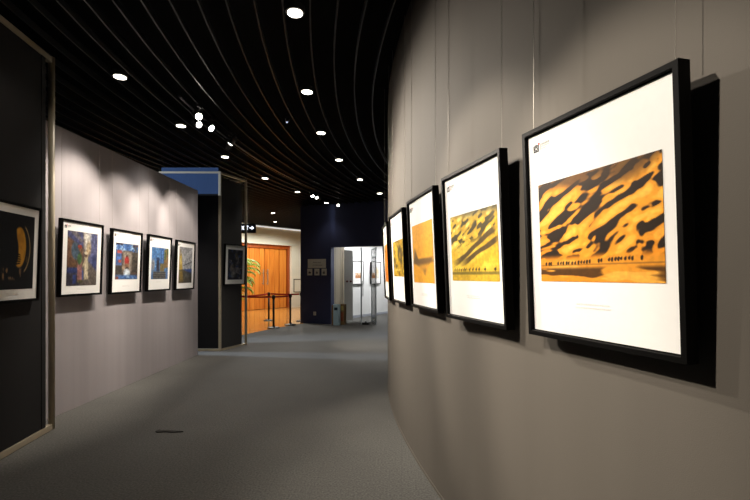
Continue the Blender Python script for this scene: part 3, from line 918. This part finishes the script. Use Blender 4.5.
# ------------------------------------------------------------------ lobby things
# stanchions and belts
def ground(x, y): Yd = 440 * EYE / (y - 275.5); return Vector(((x - 375) / 440 * Yd, Yd))
SP = {}
def stanchion(label, g, first=[None]):
    if first[0] is None:
        t = thing('barrier_post', label, 'barrier post', (g.x, g.y, .004), 0, 'black belt barrier posts')
        bm = bmesh.new(); add_lathe(bm, [(.17, 0), (.17, .012), (.15, .024), (.05, .034), (.03, .05)], 28); obj('base', bm, M['blackmetal'], t, True)
        bm = bmesh.new(); add_cyl(bm, (0, 0, .03), (0, 0, .8), .03, n=16); obj('pole', bm, M['blackmetal'], t, True)
        bm = bmesh.new(); add_lathe(bm, [(.036, .79), (.04, .8), (.04, .89), (.036, .905), (.01, .91)], 16)
        for a in range(4): add_box(bm, (.04 * math.cos(a * PI / 2), .04 * math.sin(a * PI / 2), .85), (.02, .03, .06), a * PI / 2)
        obj('belt_head', bm, M['blackmetal'], t)
        first[0] = t
    else:
        t = first[0].copy(); link(t); t.location = (g.x, g.y, .004); t['label'] = label
        for ch in first[0].children:
            cc = ch.copy(); link(cc, t)
    return t
gA, gB, gC = ground(268.8, 320.6), ground(273.6, 328), ground(290.3, 325)
gD = ground(301.2, 321.2)
gE = ground(236, 326.5)
stanchion('black barrier post at the back left, third from the navy wall', gA)
stanchion('black barrier post nearest the camera, its base on the carpet edge', gB)
stanchion('black barrier post at front right, in front of the pale jamb of the timber door', gC)
stanchion('black barrier post mostly hidden behind the navy wall corner, only its foot showing', gD)
stanchion('black barrier post standing behind the tower, where both left belts end', gE)
def belt(label, a, b, z0=.86, z1=.86):
    a = Vector((a.x, a.y, z0)); b = Vector((b.x, b.y, z1)); d = (b - a).normalized(); a = a + d * .065; b = b - d * .065
    bm = bmesh.new(); n = 14; L = (b - a).length; prev = None
    nrm = Vector((-d.y, d.x, 0)) * .001
    for i in range(n + 1):
        s = i / n; p = a.lerp(b, s); p.z -= .06 * L / 2 * 4 * s * (1 - s) * .5
        cur = [bm.verts.new(p + Vector((0, 0, h)) + nn_) for h, nn_ in ((-.024, -nrm), (.024, -nrm), (.024, nrm), (-.024, nrm))]
        if prev:
            for k in range(4): bm.faces.new((prev[k], prev[(k + 1) % 4], cur[(k + 1) % 4], cur[k]))
        else: bm.faces.new(cur[::-1])
        prev = cur
    bm.faces.new(prev)
    tag(obj('barrier_belt', bm, M['belt']), label, 'barrier belt', 'red barrier belts')
belt('red belt strung from the nearest post to the post by the pale jamb', gB, gC)
belt('red belt running from the nearest post left behind the tower', gE, gB)
belt('red belt along the back row between back left post and navy corner post', gA, gD)
belt('red belt running from the back left post behind the tower', gE, gA)

# potted palm behind the tower
pg = Vector((-5.12, 15.4))
t = thing('potted_palm', 'bushy green potted palm in front of the timber door, behind the tower', 'plant', (pg.x, pg.y, .004))
bm = bmesh.new(); add_lathe(bm, [(.2, 0), (.24, .05), (.3, .42), (.32, .46), (.28, .46), (.26, .4)], 28); obj('pot', bm, M['pot'], t, True)
bm = bmesh.new(); add_lathe(bm, [(.02, .36), (.262, .4), (.1, .43), (.01, .44)], 20); obj('soil', bm, M['soil'], t)
rng = random.Random(11)
bm = bmesh.new()
for k in range(5):
    a = k * 2 * PI / 5; add_tube(bm, [(.06 * math.cos(a), .06 * math.sin(a), .4), (.09 * math.cos(a), .09 * math.sin(a), .8), (.13 * math.cos(a), .13 * math.sin(a), 2.25)], [.022, .018, .01], 8)
obj('trunk', bm, M['stem'], t, True)
for k in range(38):
    az = k * 2.399 + rng.uniform(-.2, .2); el = rng.uniform(.35, 1.35); L = rng.uniform(.8, 1.2)
    base = Vector((.1 * math.cos(az), .1 * math.sin(az), rng.uniform(.8, 2.2)))
    bm = bmesh.new(); pts = []
    n = 12
    for i in range(n + 1):
        s = i / n; e = el - s * s * 1.7
        if i == 0: p = base.copy()
        else: p = pts[-1] + Vector((math.cos(az) * math.cos(e), math.sin(az) * math.cos(e), math.sin(e))) * L / n
        pts.append(p)
    add_tube(bm, pts, [.009 * (1 - .8 * i / n) for i in range(n + 1)], 5)
    for i in range(3, n + 1):
        tg = (pts[i] - pts[i - 1]).normalized(); sd = Vector((-math.sin(az), math.cos(az), 0))
        ll = .34 * math.sin(PI * (i / n * .85 + .12)) + .06
        for s in (-1, 1):
            dirv = (sd * s * .8 + tg * .65 + Vector((0, 0, -.3))).normalized()
            b0 = pts[i]; wv = tg * .028
            mid = b0 + dirv * ll * .5 + Vector((0, 0, .01)); tip = b0 + dirv * ll + Vector((0, 0, -.06))
            v = [bm.verts.new(x) for x in (b0 - wv * .4, b0 + wv * .4, mid + wv, mid - wv, tip)]
            bm.faces.new((v[0], v[1], v[2], v[3])); bm.faces.new((v[3], v[2], v[4]))
    obj('frond', bm, M['leaf'], t)

# hanging direction sign
t = thing('hanging_sign', 'dark hanging exit sign with lit white letters and arrow beside the tower', 'sign', (-3.53, 12.0, 2.605), 0)
SW, SH = .56, .255
bm = bmesh.new(); add_box(bm, (0, 0, SH / 2), (SW, .06, SH), bev=.006); obj('sign_box', bm, M['signbody'], t)
for x in (-.2, .2):
    bm = bmesh.new(); add_cyl(bm, (x, 0, SH), (x, 0, 1.0), .006, n=8); obj('hanging_rod', bm, M['blackmetal'], t)
bm = bmesh.new()
y = -.032
def stroke(x0, z0, x1, z1, w):
    c = Vector(((x0 + x1) / 2, y, (z0 + z1) / 2)); L = math.hypot(x1 - x0, z1 - z0); a = math.atan2(z1 - z0, x1 - x0)
    add_box(bm, (0, 0, 0), (L + w * .6, .004, w), mat=Matrix.Translation(c) @ Matrix.Rotation(-a, 4, 'Y'))
zc, hh = .14, .095; x0 = -.185; w = .022; lw = .06
z0_, z1_ = zc - hh / 2, zc + hh / 2
stroke(x0, z0_, x0, z1_, w); [stroke(x0, z, x0 + lw, z, w) for z in (z0_, zc, z1_)]
x1 = x0 + .09; stroke(x1, z0_, x1 + lw, z1_, w); stroke(x1, z1_, x1 + lw, z0_, w)
x2 = x1 + .09; stroke(x2, z0_, x2, z1_, w)
x3 = x2 + .03; stroke(x3, z1_, x3 + lw, z1_, w); stroke(x3 + lw / 2, z0_, x3 + lw / 2, z1_, w)
obj('letters', bm, M['signglyph'], t)
bm = bmesh.new()
xa = x3 + .10
stroke(xa, zc, xa + .07, zc, .03)
add_poly(bm, [(xa + .05, y + .002, zc - .055), (xa + .05, y + .002, zc + .055), (xa + .115, y + .002, zc)], .004)
obj('arrow', bm, M['signglyph'], t)

# dark edged notice on the cream wall by the navy corner
kx = (297.4 - 375) / 440
aa = 1.0355 + kx * 0
Yn = None
for i in range(1400, 2200):
    Y_ = i / 100
    if math.hypot(CX - kx * Y_, Y_ - CY) >= RL: Yn = Y_; break
an = math.asin((Yn - CY) / RL); pn = polar(RL - .012, an, 1.45 - 16.7 * Yn / 440)
t = thing('wall_notice', 'small dark edged notice frame on cream wall beside the navy wall corner', 'sign', pn, math.atan2(math.cos(an), -(-math.sin(an))) )
t.rotation_euler = (0, 0, math.atan2(math.cos(an), math.sin(an)))
bm = bmesh.new()
for sx in (-1, 1): add_box(bm, (sx * .21, 0, .3), (.03, .02, .6))
for z in (.015, .585): add_box(bm, (0, 0, z), (.39, .02, .03))
obj('frame', bm, M['blackmetal'], t)
bm = bmesh.new(); add_box(bm, (0, .004, .3), (.39, .006, .54)); obj('sheet', bm, M['cream'], t)

# ------------------------------------------------------------------ ceiling fixtures
def at_ceiling(x, y, z):
    Yd = 440 * (z - EYE) / (275.5 - y); return Vector(((x - 375) / 440 * Yd, Yd, z))
LIGHTS = []
def lamp(kind, name, loc, energy, color, **kw):
    d = bpy.data.lights.new(name, kind); d.energy = energy; d.color = color
    tgt = kw.pop('target', None)
    for k, v in kw.items(): setattr(d, k, v)
    o = bpy.data.objects.new(name, d); link(o); o.location = loc
    if tgt is not None:
        o.rotation_euler = (Vector(tgt) - Vector(loc)).to_track_quat('-Z', 'Y').to_euler()
    return o
WARM = (1, .9, .78); NEUT = (1, .94, .86)

def make_downlight():
    t = thing('downlight', 'x', 'ceiling light', (0, 0, 0), 0, 'round recessed downlights')
    bm = bmesh.new(); add_lathe(bm, [(.06, .0), (.074, .0), (.077, .006), (.077, .05), (.06, .05)], 28)
    # open the disc in the middle so the lamp shows
    obj('trim_ring', bm, M['trimring'], t)
    bm = bmesh.new(); add_lathe(bm, [(.06, -.004), (.06, .001), (.05, .002), (.01, .003)], 28); obj('lamp_disc', bm, M['lamp'], t)
    return t
dproto = None
dl_specs = [
    (295, 13, 'round downlight nearest the camera, topmost in the photo'),
    (307, 92, 'second downlight of the inner row that follows the curved wall'),
    (321, 133, 'third downlight of the inner row that follows the curved wall'),
    (339, 160, 'fourth downlight of the inner row that follows the curved wall'),
    (360, 179.6, 'fifth downlight of the inner row, second last before the curved wall edge'),
    (379.7, 193.5, 'last downlight of the inner row, close to the curved wall edge'),
    (120, 77, 'downlight nearest of the outer row, above the grey left wall'),
    (181, 126, 'downlight of the outer row just left of the glaring spotlight cluster'),
    (225, 157, 'downlight of the outer row just above the tower top'),
    (265, 178.4, 'downlight of the outer row to the right of the tower'),
    (297.6, 192, 'downlight of the outer row left of the far spotlight cluster'),
    (326.4, 203, 'farthest downlight of the outer row, over the navy wall'),
    (273, 213, 'small far downlight above the lobby, upper of two'),
    (275.2, 221.8, 'small far downlight above the lobby, lower of two nearest the cream wall'),
]
for i, (x, y, lab) in enumerate(dl_specs):
    p = at_ceiling(x, y, ZC - .006)
    if dproto is None:
        t = dproto = make_downlight()
    else:
        t = dproto.copy(); link(t)
        for ch in dproto.children:
            cc = ch.copy(); link(cc, t)
    t.location = p; t['label'] = lab
    lamp('SPOT', 'downlight_lamp', (p.x, p.y, p.z - .03), (14 if i in (5, 11) else 55) if i < 12 else 60, NEUT, spot_size=math.radians(95), spot_blend=.9, shadow_soft_size=.06, target=(p.x, p.y, 0))

# lighting track and its spotlights
RT = 15.62
bm = bmesh.new(); add_arc(bm, RT - .018, RT + .018, math.radians(-1.6), math.radians(24.5), ZC - .045, ZC - .005, 60)
tag(obj('lighting_track', bm, M['blackmetal']), 'thin black curved lighting track under the slats carrying the spotlights', 'lighting track')

def spot_parts(t, lens):
    """head points along local -Y with a downward tilt baked in by the root's rotation"""
    bm = bmesh.new(); add_box(bm, (0, .0, .0), (.03, .12, .03), bev=.003); obj('adapter', bm, M['blackmetal'], t)
def make_spot(label, px, py, aim, lens_mat, zt=None, group='track spotlights'):
    z = ZC - .20
    p = at_ceiling(px, py, z)
    d = (Vector(aim) - p); dh = Vector((d.x, d.y, 0)).normalized(); d.normalize()
    t = thing('track_spotlight', label, 'spotlight', (p.x, p.y, ZC - .062), 0, group)
    o = Vector((0, 0, z - (ZC - .062)))
    bm = bmesh.new(); add_box(bm, (0, 0, -.012), (.035, .1, .03), bev=.003); add_cyl(bm, (0, 0, -.02), (0, 0, -.06), .008, n=10); obj('adapter', bm, M['blackmetal'], t)
    side_ = Vector((-dh.y, dh.x, 0))
    bm = bmesh.new()
    for s in (-1, 1):
        add_tube(bm, [Vector((0, 0, -.055)), side_ * s * .05 + Vector((0, 0, -.06)), o - d * .06 + side_ * s * .05], .005, 6)
    obj('bracket', bm, M['blackmetal'], t)
    bm = bmesh.new()
    q = d.to_track_quat('Z', 'Y').to_matrix().to_4x4(); Mx = Matrix.Translation(o) @ q
    add_lathe(bm, [(.02, -.15), (.036, -.14), (.04, -.1), (.036, -.095), (.042, -.09), (.044, -.02), (.046, 0), (.04, 0), (.04, -.006)], 20, Mx)
    hd = obj('head', bm, M['blackmetal'], t, False)
    bm = bmesh.new(); add_lathe(bm, [(.038, -.004), (.036, .002), (.02, .006), (.004, .008)], 20, Mx)
    obj('lens', bm, lens_mat, hd)
    return p, d
def spot_lamp(p, d, energy, size, blend=.5, color=WARM, soft=.04):
    lamp('SPOT', 'spotlight_lamp', p + d * .05, energy, color, spot_size=math.radians(size), spot_blend=blend, shadow_soft_size=soft, target=p + d)

E3, E4, E5 = (.34, 3.1, 1.6), (.2, 3.94, 1.6), (.1, 4.8, 1.6)
p, d = make_spot('brightest glaring track spotlight, upper left of the cluster of three', 199, 116.6, E3, M['spotlamp']); spot_lamp(p, d, 560, 62, .8)
p, d = make_spot('small lit track spotlight just under the brightest one', 199.2, 124.8, E4, M['spotlamp2']); spot_lamp(p, d, 470, 70, .9)
p, d = make_spot('lit track spotlight at the lower right of the cluster of three', 211.6, 128.4, E5, M['spotlamp']); spot_lamp(p, d, 360, 56, .8)
p, d = make_spot('track spotlight turned away to the left wall, upper of the pair above the tower', 230.2, 144.0, (-3.25, 6.35, 1.75), M['spotlamp2']); spot_lamp(p, d, 200, 62, .6)
p, d = make_spot('track spotlight turned away to the left wall, lower of the pair above the tower', 227.6, 149.2, (-3.25, 7.35, 1.75), M['spotlamp2']); spot_lamp(p, d, 180, 60, .6)
p, d = make_spot('lit spotlight in the far cluster above the navy wall, leftmost of three', 312.5, 196.2, (-.1, 9.3, 0), M['spotlamp']); spot_lamp(p, d, 330, 30, .8)
p, d = make_spot('lit spotlight in the far cluster above the navy wall, middle of three', 316.8, 197.8, (.2, 8.2, 0), M['spotlamp2']); spot_lamp(p, d, 200, 32, .8)
p, d = make_spot('dimmer spotlight in the far cluster above the navy wall, rightmost of three', 321, 199.4, (-.2, 12.5, .6), M['spotlamp2']); spot_lamp(p, d, 40, 60, 1)
p, d = make_spot('lone small spotlight hanging just in front of the navy wall', 338.2, 205.4, (.3, 8.6, 1.0), M['spotlamp2'])
# lamps beyond the top of the picture, lighting the near pictures
for loc, aim, en, sz in (((-1.8, 1.1, 3.38), (.74, 1.42, 1.38), 430, 36), ((-1.85, 2.55, 3.38), (.52, 2.26, 1.5), 400, 38), ((-1.75, 2.5, 3.4), (-3.0, 3.75, 1.9), 34, 66)):
    lo = Vector(loc); spot_lamp(lo, (Vector(aim) - lo).normalized(), en, sz)
for loc, aim, en, sz in (((-2.15, 5.0, 3.4), (-3.25, 4.75, 1.7), 240, 64), ((-2.15, 5.75, 3.4), (-3.25, 5.6, 1.7), 200, 60)):
    lo = Vector(loc); spot_lamp(lo, (Vector(aim) - lo).normalized(), en, sz, .6)

# small ceiling sensor
p = at_ceiling(287, 121, ZC - .03)
t = thing('ceiling_sensor', 'tiny pale bluish ceiling sensor between the two downlight rows', 'sensor', (p.x, p.y, ZC))
bm = bmesh.new(); add_lathe(bm, [(.02, -.04), (.028, -.034), (.03, -.01), (.03, 0)], 18); obj('housing', bm, M['blackmetal'], t, True)
bm = bmesh.new(); add_lathe(bm, [(.004, -.058), (.012, -.052), (.014, -.04)], 14); obj('dome', bm, mat('sensor_dome', (.55, .6, .8), .3, noise=((20, 20, 20), .05, 1), emit=((.6, .7, 1), .8)), t, True)

# scrap on the carpet
g = ground(169.5, 432)
bm = bmesh.new()
pts = [(-.13, .006), (-.115, .02), (-.09, .012), (-.03, .013), (.04, .008), (.13, .001), (.04, -.01), (-.04, -.006), (-.1, -.014), (-.125, -.008)]
f = bm.faces.new([bm.verts.new((x, yy, 0)) for x, yy in pts])
r_ = bmesh.ops.extrude_face_region(bm, geom=[f]); bmesh.ops.translate(bm, verts=[v for v in r_['geom'] if isinstance(v, bmesh.types.BMVert)], vec=(0, 0, .006))
o = obj('scrap', bm, M['debris']); o.location = (g.x, g.y, 0); o.rotation_euler = (0, 0, -.05); o.scale = (1, 1.9, 1.6)
tag(o, 'thin dark scrap lying flat on the carpet near the left panel', 'debris')

# ------------------------------------------------------------------ other light
# lobby ceiling light and far gallery light
for x, y, e in ((-3.3, 14.4, 230), (-4.6, 16.4, 250), (-3.2, 17.8, 210)):
    lamp('SPOT', 'lobby_lamp', (x, y, 3.46), e, (1, .97, .9), spot_size=math.radians(165), spot_blend=.4, shadow_soft_size=.12, target=(x, y, 0))
for x, y in ((.2, 14.4), (1.2, 15.6)):
    lamp('SPOT', 'far_gallery_lamp', (x, y, 2.85), 170, (.97, .98, 1), spot_size=math.radians(165), spot_blend=.4, shadow_soft_size=.15, target=(x, y, 0))
# cool daylight from the area behind the left wall
lamp('SPOT', 'cool_side_lamp', (-8.5, 2.6, 3.14), 1700, (.72, .84, 1), spot_size=math.radians(13), spot_blend=.3, shadow_soft_size=.12, target=(-3.55, 8.4, 3.2))
lamp('SPOT', 'cool_gap_lamp', (-7.0, 8.62, 2.9), 900, (.62, .78, 1), spot_size=math.radians(60), spot_blend=.6, shadow_soft_size=.1, target=(-1.6, 8.1, 0))

w = bpy.data.worlds.new('World'); sc.world = w; w.use_nodes = True
w.node_tree.nodes['Background'].inputs[0].default_value = (.9, .92, 1, 1)
w.node_tree.nodes['Background'].inputs[1].default_value = .02

# ------------------------------------------------------------------ camera
cam = bpy.data.cameras.new('camera'); cam.sensor_width = 36; cam.lens = 440 / 750 * 36
cam.shift_y = 25.5 / 750
cam.clip_start = .05
co = bpy.data.objects.new('camera', cam); link(co); co.location = (0, 0, EYE); co.rotation_euler = (PI / 2, 0, 0)
sc.camera = co
sc.view_settings.view_transform = 'Standard'
sc.view_settings.look = 'None'
sc.view_settings.exposure = 0
